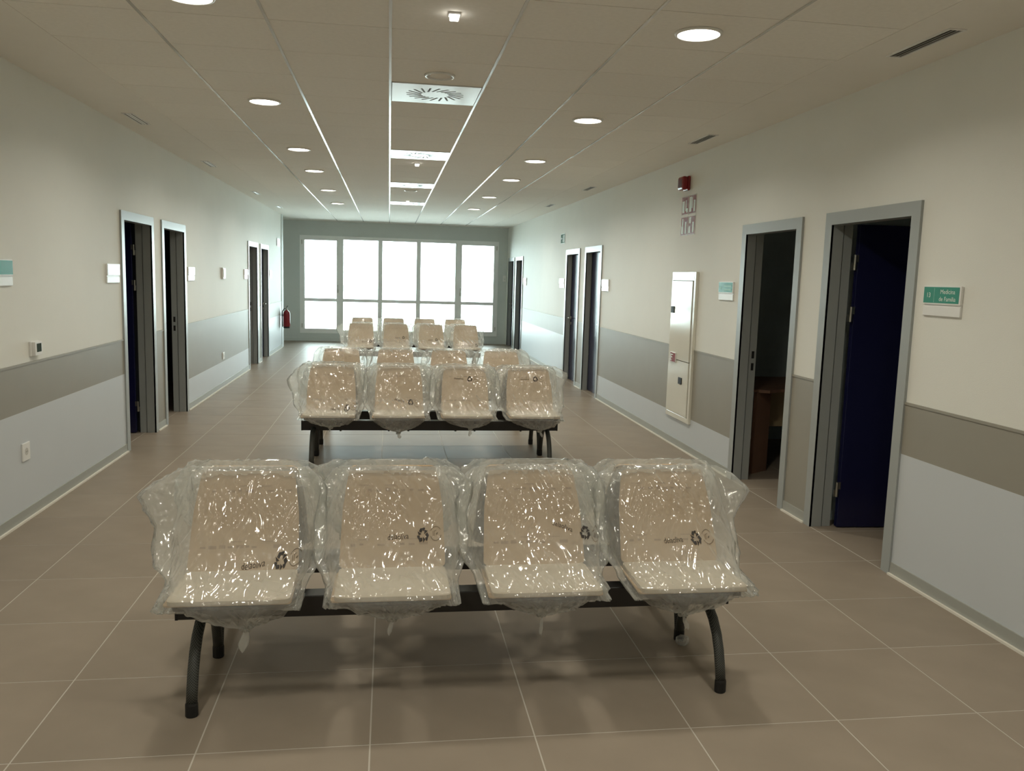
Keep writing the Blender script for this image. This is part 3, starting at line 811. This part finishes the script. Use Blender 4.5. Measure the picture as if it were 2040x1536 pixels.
# exit sign
ex = empty('exit_sign', (0, 0, 0))
box('plate', M_text, *wb('R', 0, 0.004, 13.76, 14.10, 2.235, 2.405), parent=ex)
box('green_field', M_exit, *wb('R', 0.0035, 0.006, 13.78, 14.08, 2.25, 2.39), parent=ex)
bm = bmesh.new()
X = WX('R', 0.0066)
def sp(pts):
    bm.faces.new([bm.verts.new((X, y, z)) for y, z in pts])
sp([(13.87, 2.26), (13.80, 2.26), (13.80, 2.38), (13.87, 2.38)])
sp([(13.95, 2.34), (13.91, 2.345), (13.92, 2.30), (13.95, 2.30)])
sp([(13.945, 2.375), (13.92, 2.375), (13.92, 2.35), (13.945, 2.35)])
sp([(13.95, 2.30), (13.93, 2.30), (13.97, 2.26), (13.985, 2.265)])
sp([(13.93, 2.30), (13.915, 2.30), (13.90, 2.26), (13.915, 2.258)])
sp([(14.06, 2.315), (14.0, 2.315), (14.0, 2.335), (14.06, 2.335)])
sp([(14.07, 2.325), (14.035, 2.30), (14.035, 2.35)])
link('running_figure', finish(bm, 'running_figure', M_text), ex)
tag(ex, 'small green exit sign with white running figure above the closed door', 'sign')

# fire extinguisher
fe = empty('fire_extinguisher', (XL + 0.125, 18.50, 0.43))
bm = bmesh.new()
bm_lathe(bm, [(0.060, 0.0), (0.070, 0.012), (0.070, 0.035)], 24)
link('base_ring', finish(bm, 'base_ring', M_cap, smooth=True), fe)
bm = bmesh.new()
bm_lathe(bm, [(0.068, 0.034), (0.074, 0.05), (0.074, 0.30), (0.066, 0.345), (0.040, 0.375), (0.022, 0.385), (0.022, 0.40)], 28)
link('cylinder', finish(bm, 'cylinder', M_red, smooth=True), fe)
bm = bmesh.new()
bm_lathe(bm, [(0.016, 0.40), (0.018, 0.425), (0.012, 0.44)], 16)
bm_box(bm, -0.012, 0.012, -0.02, 0.03, 0.425, 0.44)
link('valve', finish(bm, 'valve', M_steel), fe)
bm = bmesh.new()
bm_tube(bm, [(0, 0, 0.435), (0.01, -0.03, 0.455), (0.03, -0.07, 0.485)], 0.008, 8)
bm_tube(bm, [(0, 0, 0.43), (0.012, -0.04, 0.435), (0.02, -0.075, 0.43)], 0.007, 8)
link('squeeze_grip', finish(bm, 'squeeze_grip', M_cap, smooth=True), fe)
bm = bmesh.new()
bm_tube(bm, [(-0.01, 0, 0.42), (-0.05, -0.01, 0.42), (-0.085, -0.02, 0.36), (-0.092, -0.02, 0.22), (-0.088, -0.02, 0.08), (-0.082, -0.02, 0.03)], 0.010, 8)
link('hose', finish(bm, 'hose', M_cap, smooth=True), fe)
box('wall_bracket', M_steel, -0.113, -0.06, -0.02, 0.02, 0.26, 0.30, parent=fe)
tag(fe, 'red fire extinguisher with black base hanging at the end of the wall', 'fire extinguisher')

# ------------------------------------------------------------------ benches
SEAT_X = (-0.8775, -0.2925, 0.2925, 0.8775)

def make_bench_meshes():
    ms = {}
    bm = bmesh.new(); bm_box(bm, -1.115, 1.115, -0.04, 0.04, 0.285, 0.37)
    ms['beam'] = finish(bm, 'beam', M_black, bevel=0.004)
    bm = bmesh.new(); bm_box(bm, -0.006, 0.006, -0.041, 0.041, 0.284, 0.371)
    ms['cap'] = finish(bm, 'beam_end_cap', M_cap, bevel=0.002)
    for s in (-1, 1):
        path = [(0, s * 0.242, 0.046), (0, s * 0.228, 0.10), (0, s * 0.207, 0.16), (0, s * 0.176, 0.215), (0, s * 0.130, 0.262), (0, s * 0.080, 0.290), (0, s * 0.03, 0.303)]
        bm = bmesh.new(); bm_tube(bm, path, [0.021] * 7, 14, squash=0.8)
        ms['leg', s] = finish(bm, 'leg', M_net, smooth=True)
        bm = bmesh.new(); bm_tube(bm, [(0, s * 0.2425, 0.0), (0, s * 0.2425, 0.004), (0, s * 0.2422, 0.045), (0, s * 0.2415, 0.052)], [0.021, 0.0235, 0.0235, 0.022], 14, squash=0.85)
        ms['foot', s] = finish(bm, 'foot_cap', M_cap)
    # seat shell: swept L profile
    bm = bmesh.new()
    prof = [(-0.275, 0.428, 0.19), (-0.24, 0.424, 0.205), (-0.10, 0.418, 0.21), (0.0, 0.424, 0.21), (0.05, 0.445, 0.208), (0.085, 0.50, 0.205), (0.12, 0.58, 0.195), (0.17, 0.70, 0.18), (0.205, 0.785, 0.165), (0.208, 0.80, 0.15)]
    n = 9
    rows = {}
    for side in (0, 1):
        rows[side] = []
        for i, (y, z, w) in enumerate(prof):
            y2, z2 = prof[min(i + 1, len(prof) - 1)][:2]; y1_, z1_ = prof[max(i - 1, 0)][:2]
            t = Vector((0, y2 - y1_, z2 - z1_)).normalized(); nn = Vector((0, -t.z, t.y))
            rows[side].append([bm.verts.new(Vector((w * (2 * k / (n - 1) - 1), y, z)) - nn * (0.0 if side == 0 else 0.012)) for k in range(n)])
    for side in (0, 1):
        for r0, r1 in zip(rows[side], rows[side][1:]):
            for k in range(n - 1):
                bm.faces.new((r0[k], r0[k + 1], r1[k + 1], r1[k]))
    A, B = rows[0], rows[1]
    for i in range(len(prof) - 1):
        bm.faces.new((A[i][0], A[i + 1][0], B[i + 1][0], B[i][0])); bm.faces.new((A[i][-1], A[i + 1][-1], B[i + 1][-1], B[i][-1]))
    for k in range(n - 1):
        bm.faces.new((A[0][k], A[0][k + 1], B[0][k + 1], B[0][k])); bm.faces.new((A[-1][k], A[-1][k + 1], B[-1][k + 1], B[-1][k]))
    ms['seat'] = finish(bm, 'seat_shell', M_shell, smooth=True)
    bm = bmesh.new(); bm_box(bm, -0.11, -0.06, -0.16, 0.06, 0.368, 0.412); bm_box(bm, 0.06, 0.11, -0.16, 0.06, 0.368, 0.412)
    ms['bracket'] = finish(bm, 'mounting_bracket', M_black, bevel=0.003)
    bm = bmesh.new()
    bm_lathe(bm, [(0.020, 0.286), (0.020, 0.281), (0.009, 0.281), (0.009, 0.272)][::-1], 6)
    ms['bolt'] = finish(bm, 'bolt', M_black)
    return ms
BM_ = make_bench_meshes()

# cardboard
def round_poly(pts, r, seg=4):
    out = []
    n = len(pts)
    for i in range(n):
        p, a, b = Vector(pts[i]), Vector(pts[i - 1]), Vector(pts[(i + 1) % n])
        d0, d1 = (a - p).normalized(), (b - p).normalized()
        p0, p1 = p + d0 * r, p + d1 * r
        for k in range(seg + 1):
            t = k / seg
            out.append(tuple((1 - t) ** 2 * p0 + 2 * t * (1 - t) * p + t * t * p1))
    return out
def make_card_meshes():
    ms = {}
    bm = bmesh.new()
    poly = [(-0.214, 0.0), (0.214, 0.0), (0.205, 0.24), (0.183, 0.402), (-0.183, 0.402), (-0.205, 0.24)]
    bm_prism(bm, round_poly(poly, 0.025), 1, -0.004, 0.004)
    me = finish(bm, 'back_panel', M_card)
    ms['back'] = me
    bm = bmesh.new()
    poly = [(-0.215, -0.29), (0.215, -0.29), (0.212, 0.03), (-0.212, 0.03)]
    bm_prism(bm, round_poly(poly, 0.03), 2, 0.0, 0.016)
    ms['seat'] = finish(bm, 'seat_sheet', M_foam, bevel=0.0)
    bm = bmesh.new()
    poly = [(-0.228, -0.282), (0.218, -0.282), (0.214, 0.03), (-0.222, 0.03)]
    bm_prism(bm, round_poly(poly, 0.02), 2, -0.006, 0.0)
    ms['under'] = finish(bm, 'cardboard_liner', M_card)
    # faded printing, a strip of small marks near the top of the back panel
    rnd = random.Random(4)
    for v in range(2):
        bm = bmesh.new()
        for zz, x0 in ((0.315, -0.14), (0.09, -0.17)):
            x = x0
            while x < 0.15:
                w = rnd.uniform(0.012, 0.035)
                if rnd.random() < 0.75:
                    bm_box(bm, x, x + w, -0.0052, -0.004, zz + rnd.uniform(-0.003, 0.002), zz + rnd.uniform(0.006, 0.012))
                x += w + rnd.uniform(0.006, 0.02)
            for q in range(2):
                xx = rnd.uniform(-0.15, 0.08)
                bm_box(bm, xx, xx + 0.045, -0.0052, -0.004, zz + 0.024, zz + 0.0265)
        ms['print', v] = finish(bm, 'faded_printing', M_cardprint)
    return ms
CM_ = make_card_meshes()
BACK_TILT = math.atan2(0.17, 0.36)

# printed marks
def recycle_faces(r):
    """three bent chasing arrows as polygons"""
    polys = []
    for k in range(3):
        rot = Matrix.Rotation(2 * math.pi * k / 3, 2)
        for pts in ([(-0.78, -0.42), (-0.62, -0.80), (-0.12, -0.80), (-0.12, -0.36), (-0.52, -0.36)], [(-0.02, -0.98), (-0.02, -0.24), (0.40, -0.58)], [(0.50, -0.80), (0.66, -0.74), (0.80, -0.46), (0.56, -0.28), (0.34, -0.40)]):
            polys.append([rot @ Vector(p) * r for p in pts])
    return polys
def emblem_faces(r):
    polys = []
    for a0, a1 in ((0.15, 0.85), (1.1, 1.9)):
        n = 14
        for k in range(n):
            t0, t1 = math.pi * (a0 + (a1 - a0) * k / n), math.pi * (a0 + (a1 - a0) * (k + 1) / n)
            polys.append([Vector((math.cos(t), math.sin(t))) * q for t, q in ((t0, r), (t1, r), (t1, r * 0.91), (t0, r * 0.91))])
    polys.append([Vector(p) * r for p in ((0.0, -0.12), (0.10, 0.02), (0.38, 0.16), (0.30, -0.10), (0.12, -0.22))])
    for x in (-0.5, -0.28):
        polys.append([Vector(p) * r for p in ((x, -0.35), (x + 0.07, -0.35), (x + 0.07, 0.35), (x, 0.35))])
    polys.append([Vector(p) * r for p in ((-0.3, 0.30), (0.15, 0.42), (0.15, 0.48), (-0.3, 0.37))])
    return polys
TEXT_ME = text_mesh('delaoliva', 0.024)

def polys_to_me(polys, material, name):
    bm = bmesh.new()
    for p in polys:
        bm.faces.new([bm.verts.new((q[0], 0, q[1])) for q in p])
    me = bpy.data.meshes.new(name); bm.to_mesh(me); bm.free()
    me.materials.append(material)
    return me

# polythene bag
KEYS = [  # z, y front, y back, half width, corner exponent
    (0.836, 0.183, 0.207, 0.165, 3.0), (0.828, 0.160, 0.230, 0.195, 4.0), (0.80, 0.130, 0.240, 0.222, 6.0), (0.76, 0.098, 0.240, 0.240, 7.0), (0.70, 0.060, 0.232, 0.255, 7.0), (0.63, 0.012, 0.220, 0.268, 6.0),
    (0.56, -0.070, 0.205, 0.272, 6.0), (0.505, -0.175, 0.185, 0.262, 6.0), (0.475, -0.270, 0.165, 0.245, 7.0), (0.455, -0.305, 0.150, 0.236, 8.0),
    (0.430, -0.312, 0.120, 0.228, 6.0), (0.410, -0.308, 0.060, 0.215, 4.5), (0.393, -0.300, 0.000, 0.190, 3.5), (0.378, -0.288, -0.050, 0.155, 3.0), (0.366, -0.272, -0.080, 0.110, 2.6), (0.357, -0.256, -0.130, 0.060, 2.2), (0.350, -0.242, -0.190, 0.022, 2.0), (0.342, -0.236, -0.200, 0.014, 2.0)]
def lerp_keys(t):
    n = len(KEYS) - 1
    f = min(t * n, n - 1e-6); i = int(f); u = f - i
    def cr(j):
        p = [KEYS[max(i - 1, 0)][j], KEYS[i][j], KEYS[i + 1][j], KEYS[min(i + 2, n)][j]]
        return 0.5 * (2 * p[1] + (p[2] - p[0]) * u + (2 * p[0] - 5 * p[1] + 4 * p[2] - p[3]) * u * u + (3 * p[1] - p[0] - 3 * p[2] + p[3]) * u ** 3)
    return [cr(j) for j in range(5)]

def make_bag(seed, ears, knot_x, prints, tail, drop=1.0):
    """ears: list of (side, height, reach, spread); prints: list of (kind, x, z, rotation); returns dict of meshes"""
    rnd = random.Random(seed)
    kz = 0.43 - 0.088 * drop
    NR, NF, NB = 92, 64, 36
    off = Vector((seed * 3.17, seed * 1.31, seed * 2.7))
    folds = [(rnd.uniform(-0.75, 0.75), rnd.uniform(32, 95), rnd.uniform(0, 20), rnd.uniform(0.0045, 0.0095)) for _ in range(8)]
    bm = bmesh.new()
    rings = []
    lean = rnd.uniform(-0.012, 0.012)
    for i in range(NR + 1):
        t = i / NR
        z, yf, yb, w, n = lerp_keys(t)
        gather = max(0.0, min(1.0, (0.43 - z) / 0.08))
        if z < 0.43: z = 0.43 - (0.43 - z) * drop
        cx = knot_x * gather + lean * max(0, z - 0.5) * 3
        ring = []
        for side, cnt in ((0, NF), (1, NB)):
            for k in range(cnt):
                s = 2 * k / cnt - 1
                if side: s = -s
                a = abs(s); sg = 1 if s >= 0 else -1
                core = min(1.0, a / 0.84)
                half = (yb - yf) / 2; mid = (yb + yf) / 2
                thick = half * max(0.0, 1 - core ** n) ** 0.8
                thick = max(thick, 0.0012)
                x = sg * w * core
                e = 0.0
                for es, prof in ears:
                    if es == sg:
                        for (za, ea), (zb, eb) in zip(prof, prof[1:]):
                            if zb <= z <= za:
                                e = ea + (eb - ea) * (za - z) / (za - zb)
                flap = 0.018 + e
                x += sg * flap * max(0.0, (a - 0.84) / 0.16) * (1 - gather)
                ymid = mid + (yf * 0.25 + 0.04 - mid) * 0.0
                # loose side flaps lean a little forward
                yy = ymid + (-thick if side == 0 else thick)
                if a > 0.84:
                    yy += -e * 0.2 * (a - 0.84) / 0.16
                # sagging seat front between the back and the front edge
                ring.append(Vector((cx + x, yy, z)))
        rings.append(ring)
    vs = [[bm.verts.new(p) for p in r] for r in rings]
    M = NF + NB
    for r0, r1 in zip(vs, vs[1:]):
        for k in range(M):
            bm.faces.new((r0[k], r1[k], r1[(k + 1) % M], r0[(k + 1) % M]))
    top = bm.faces.new(vs[0])
    bm.normal_update()
    bmesh.ops.recalc_face_normals(bm, faces=bm.faces)
    bm.normal_update()
    # crinkles
    disp = {}
    for v in bm.verts:
        p = v.co
        gather = max(0.0, min(1.0, (0.43 - p.z) / (0.08 * drop)))
        q = Vector((p.x * 1.1, p.y * 1.1, p.z * 0.40 + p.x * 0.15))
        wob = noise.noise_vector(p * 4 + off) * 0.05
        f1 = noise.voronoi((q + wob) * 9 + off)[0][0]
        f2 = noise.voronoi((q + wob * 0.5) * 21 + off)[0][0]
        fold = 1 - abs(noise.noise(Vector((p.x * 15 + p.z * 3, p.y * 6, p.z * 2.2)) + off)) * 2
        d = 0.012 * (f1 - 0.45)
        for th, kk, ph, am in folds:
            u = p.x * math.cos(th) + p.z * math.sin(th) + 0.35 * p.y
            vv = -p.x * math.sin(th) + p.z * math.cos(th)
            msk = noise.noise(Vector((u * 5 + ph, vv * 2.2 - ph, p.y * 3 + ph)))
            if msk > 0.0:
                w_ = 1 - abs(math.sin(u * kk + ph + 1.2 * noise.noise(Vector((u * 3, vv * 1.5, ph)))))
                d += am * min(1.0, msk * 3) * w_ ** 1.6
        ang = math.atan2(p.y + 0.21, p.x - knot_x)
        pleat = 0.010 * math.sin(ang * 17 + seed) * gather * (1 - gather * 0.6) + 0.006 * math.sin(ang * 31 + seed * 2) * gather * (1 - gather * 0.7)
        amp = 1 - 0.75 * gather
        if p.z > 0.80: amp *= 0.7
        near_seat = math.exp(-((p.z - 0.465) / 0.02) ** 2)
        d = d * amp
        d = d * (1 - near_seat) + abs(d) * near_seat * 0.6
        disp[v] = v.normal * (d + pleat)
    for v, dv in disp.items():
        v.co += dv
    # keep the film outside the seat sheet and the back panel
    for v in bm.verts:
        p = v.co
        if p.z > 0.47 and abs(p.x) < 0.22:
            yc = 0.02 + (p.z - 0.45) * 0.472 - 0.016
            if p.y < yc + 0.07 and p.y > yc: p.y = yc
        if 0.415 < p.z < 0.468 and p.y < -0.1:
            p.y = min(p.y, -0.297)
    bmesh.ops.recalc_face_normals(bm, faces=bm.faces)
    bv = BVHTree.FromBMesh(bm)
    me = finish(bm, 'polythene_film', M_film, smooth=True)
    out = {'film': me}
    # knot
    bm = bmesh.new()
    pts = [(knot_x + 0.012 * math.cos(a), -0.217 + 0.010 * math.sin(a * 1.0), kz + 0.006 * math.sin(2 * a)) for a in [k * 0.7 for k in range(10)]]
    bm_tube(bm, pts, [0.009 + 0.003 * math.sin(k * 2.1) for k in range(10)], 10)
    out['knot'] = finish(bm, 'knot', M_film2, smooth=True)
    # tail
    bm = bmesh.new()
    length, width, sway = tail
    n, m = 22, 14
    rws = []
    for i in range(n + 1):
        t = i / n
        ww = width * math.sin(math.pi * min(1, 0.12 + t * 0.80)) ** 0.8 * (0.35 + 0.65 * t)
        tw = t * 1.2 + seed
        row = []
        for k in range(m):
            a = 2 * math.pi * k / m
            rr = 1 + 0.25 * math.sin(a * 3 + t * 6 + seed)
            px = ww * math.cos(a) * rr; py = ww * 0.35 * math.sin(a) * rr
            row.append(bm.verts.new((knot_x + sway * t + px * math.cos(tw * 0.4) - py * math.sin(tw * 0.4), -0.217 + px * math.sin(tw * 0.4) * 0.4 + py - 0.01 * t, kz - length * t + 0.004 * math.sin(a * 2 + t * 9))))
        rws.append(row)
    for r0, r1 in zip(rws, rws[1:]):
        for k in range(m):
            bm.faces.new((r0[k], r0[(k + 1) % m], r1[(k + 1) % m], r1[k]))
    out['tail'] = finish(bm, 'gathered_tail', M_film2, smooth=True)
    # printing laid onto the film
    def lay(src_me, x, z, rot, material, name):
        m2 = src_me.copy()
        c, s = math.cos(rot), math.sin(rot)
        for v in m2.vertices:
            a, b = v.co.x, (v.co.y if name == 'printed_lettering' else v.co.z)
            X, Z = x + c * a - s * b, z + s * a + c * b
            hit = bv.ray_cast(Vector((X, -1.0, Z)), Vector((0, 1, 0)))
            Y = hit[0].y if hit[0] else -0.1
            v.co = Vector((X, Y - 0.0042, Z))
        m2.materials.clear(); m2.materials.append(material)
        m2.name = name
        return m2
    REC = polys_to_me(recycle_faces(0.024), M_ink, 'recycling_symbol')
    EMB = polys_to_me(emblem_faces(0.023), M_ink2, 'leaf_emblem')
    for (x, z, rot) in prints:
        c, s = math.cos(rot), math.sin(rot)
        out['text'] = lay(TEXT_ME, x, z, rot, M_ink, 'printed_lettering')
        out['rec'] = lay(REC, x + 0.098 * c, z + 0.098 * s + 0.002, rot, M_ink, 'recycling_symbol')
        out['emb'] = lay(EMB, x + 0.150 * c, z + 0.150 * s + 0.003, rot, M_ink2, 'leaf_emblem')
    return out

L_, R_ = -1, 1
def ear(tip_z, reach, low, top=0.03):
    return [(0.84, top), (tip_z, reach), (tip_z - 0.12, low), (0.50, low * 0.8), (0.46, 0.01), (0.30, 0.0)]
BAGS = [
    make_bag(1, [(L_, ear(0.735, 0.150, 0.055)), (R_, ear(0.77, 0.060, 0.035))], 0.05, [(0.065, 0.535, 0.04)], (0.085, 0.030, -0.012), 1.25),
    make_bag(2, [(L_, ear(0.74, 0.035, 0.03)), (R_, ear(0.77, 0.075, 0.02))], 0.0, [(0.02, 0.600, 0.03)], (0.06, 0.022, -0.014)),
    make_bag(3, [(L_, ear(0.72, 0.04, 0.03)), (R_, ear(0.76, 0.060, 0.03))], -0.01, [(0.105, 0.625, -0.28)], (0.08, 0.022, -0.006)),
    make_bag(4, [(L_, ear(0.76, 0.06, 0.03)), (R_, ear(0.735, 0.115, 0.015))], -0.02, [(-0.02, 0.575, 0.05)], (0.06, 0.022, 0.014), 1.2),
    make_bag(5, [(L_, ear(0.70, 0.11, 0.04)), (R_, ear(0.76, 0.04, 0.02))], 0.02, [(0.055, 0.500, 0.05)], (0.03, 0.014, -0.01)),
    make_bag(6, [(L_, ear(0.76, 0.04, 0.02)), (R_, ear(0.72, 0.05, 0.03))], -0.01, [(0.0, 0.56, -0.18)], (0.045, 0.022, 0.01), 1.5),
    make_bag(7, [(L_, ear(0.74, 0.04, 0.03)), (R_, ear(0.70, 0.04, 0.02))], 0.03, [(-0.06, 0.735, -0.05)], (0.06, 0.018, -0.01), 1.1),
    make_bag(8, [(L_, ear(0.74, 0.05, 0.02)), (R_, ear(0.77, 0.09, 0.02))], 0.05, [(-0.05, 0.735, 0.0)], (0.05, 0.018, 0.02), 1.3),
]

SEATN = ['end seat by the extinguisher wall', 'inner seat by the extinguisher wall', 'inner seat by the cabinet wall', 'end seat by the cabinet wall']
BENCHES = [  # x, y, rotation, bag order, short name
    (0.318, 3.262, 0.0, (0, 1, 2, 3), 'pair farthest from window, facing away', 'black four seat bench farthest from the window, seats facing away from it'),
    (0.318, 3.752, math.pi, (6, 4, 7, 5), 'pair farthest from window, facing it', 'black four seat bench back to back with the farthest one, facing the window'),
    (0.388, 7.275, 0.0, (4, 5, 6, 7), 'pair near hose cabinet, facing away', 'black four seat bench in the pair near the hose cabinet, facing away from window'),
    (0.388, 7.795, math.pi, (1, 3, 0, 2), 'pair near hose cabinet, facing window', 'black four seat bench in the pair near the hose cabinet, facing the window'),
    (0.372, 9.060, 0.0, (1, 3, 1, 2), 'third bench from window', 'black four seat bench standing third from the window'),
    (0.420, 14.00, 0.0, (0, 1, 3, 4), 'second bench from window', 'black four seat bench standing second from the window'),
    (0.385, 15.86, 0.0, (7, 1, 5, 2), 'bench nearest the window', 'black four seat bench standing nearest the window'),
]
for bi_, (bx, by, rz, order, short, blabel) in enumerate(BENCHES):
    root = empty('waiting_bench', (bx, by, 0), rz)
    link('beam', BM_['beam'], root)
    for s in (-1, 1):
        link('beam_end_cap', BM_['cap'], root, (s * 1.117, 0, 0))
        for q in (-1, 1):
            lg = link('leg', BM_['leg', q], root, (s * 1.02, 0, 0))
            link('foot_cap', BM_['foot', q], lg)
    for sx in SEAT_X:
        st = link('seat_shell', BM_['seat'], root, (sx, 0, 0))
        link('mounting_bracket', BM_['bracket'], st)
        for q in (-0.085, 0.085):
            link('bolt', BM_['bolt'], root, (sx + q, 0, 0))
    tag(root, blabel, 'bench', 'rows of waiting benches')
    for si, sx in enumerate(SEAT_X):
        wx = bx + (sx if rz == 0 else -sx)
        sn = SEATN[si] if rz == 0 else SEATN[3 - si]
        rr = random.Random(bi_ * 7 + si)
        jit = 0.0 if bi_ == 0 else rr.uniform(-0.03, 0.03)
        # cardboard protection
        cr_ = empty('cardboard_protector', (wx, by, 0.4405), rz)
        link('seat_sheet', CM_['seat'], cr_, (0, 0, -0.0005))
        link('cardboard_liner', CM_['under'], cr_, (0, 0, 0))
        bp_ = link('back_panel', CM_['back'], cr_, (0, 0.028, 0.012))
        bp_.rotation_euler = (-BACK_TILT, 0, 0)
        link('faded_printing', CM_['print', (bi_ + si) % 2], bp_)
        tag(cr_, 'tan cardboard on %s, %s' % (sn, short), 'cardboard', 'cardboard on the bench seats')
        # bag
        b = BAGS[order[si]]
        bag = empty('plastic_bag', (wx, by, 0), rz + jit)
        film = link('polythene_film', b['film'], bag)
        link('knot', b['knot'], bag)
        link('gathered_tail', b['tail'], bag)
        link('printed_lettering', b['text'], film)
        link('recycling_symbol', b['rec'], film)
        link('leaf_emblem', b['emb'], film)
        tag(bag, 'clear plastic bag over %s, %s' % (sn, short), 'plastic bag', 'plastic bags over the seats')

# crumpled film wrapped round the rear foot of the first bench
bm = bmesh.new()
bmesh.ops.create_icosphere(bm, subdivisions=3, radius=0.03)
for v in bm.verts:
    v.co += v.normal * (noise.voronoi(v.co * 45)[0][0] - 0.4) * 0.016
    v.co.z *= 0.75
    v.co.z = max(v.co.z, -0.02)
fs = link('film_scrap', finish(bm, 'film_scrap', M_film, smooth=True), None, (1.335, 3.455, 0.0205))
tag(fs, 'crumpled clear plastic scrap on the floor against a bench foot', 'plastic scrap')
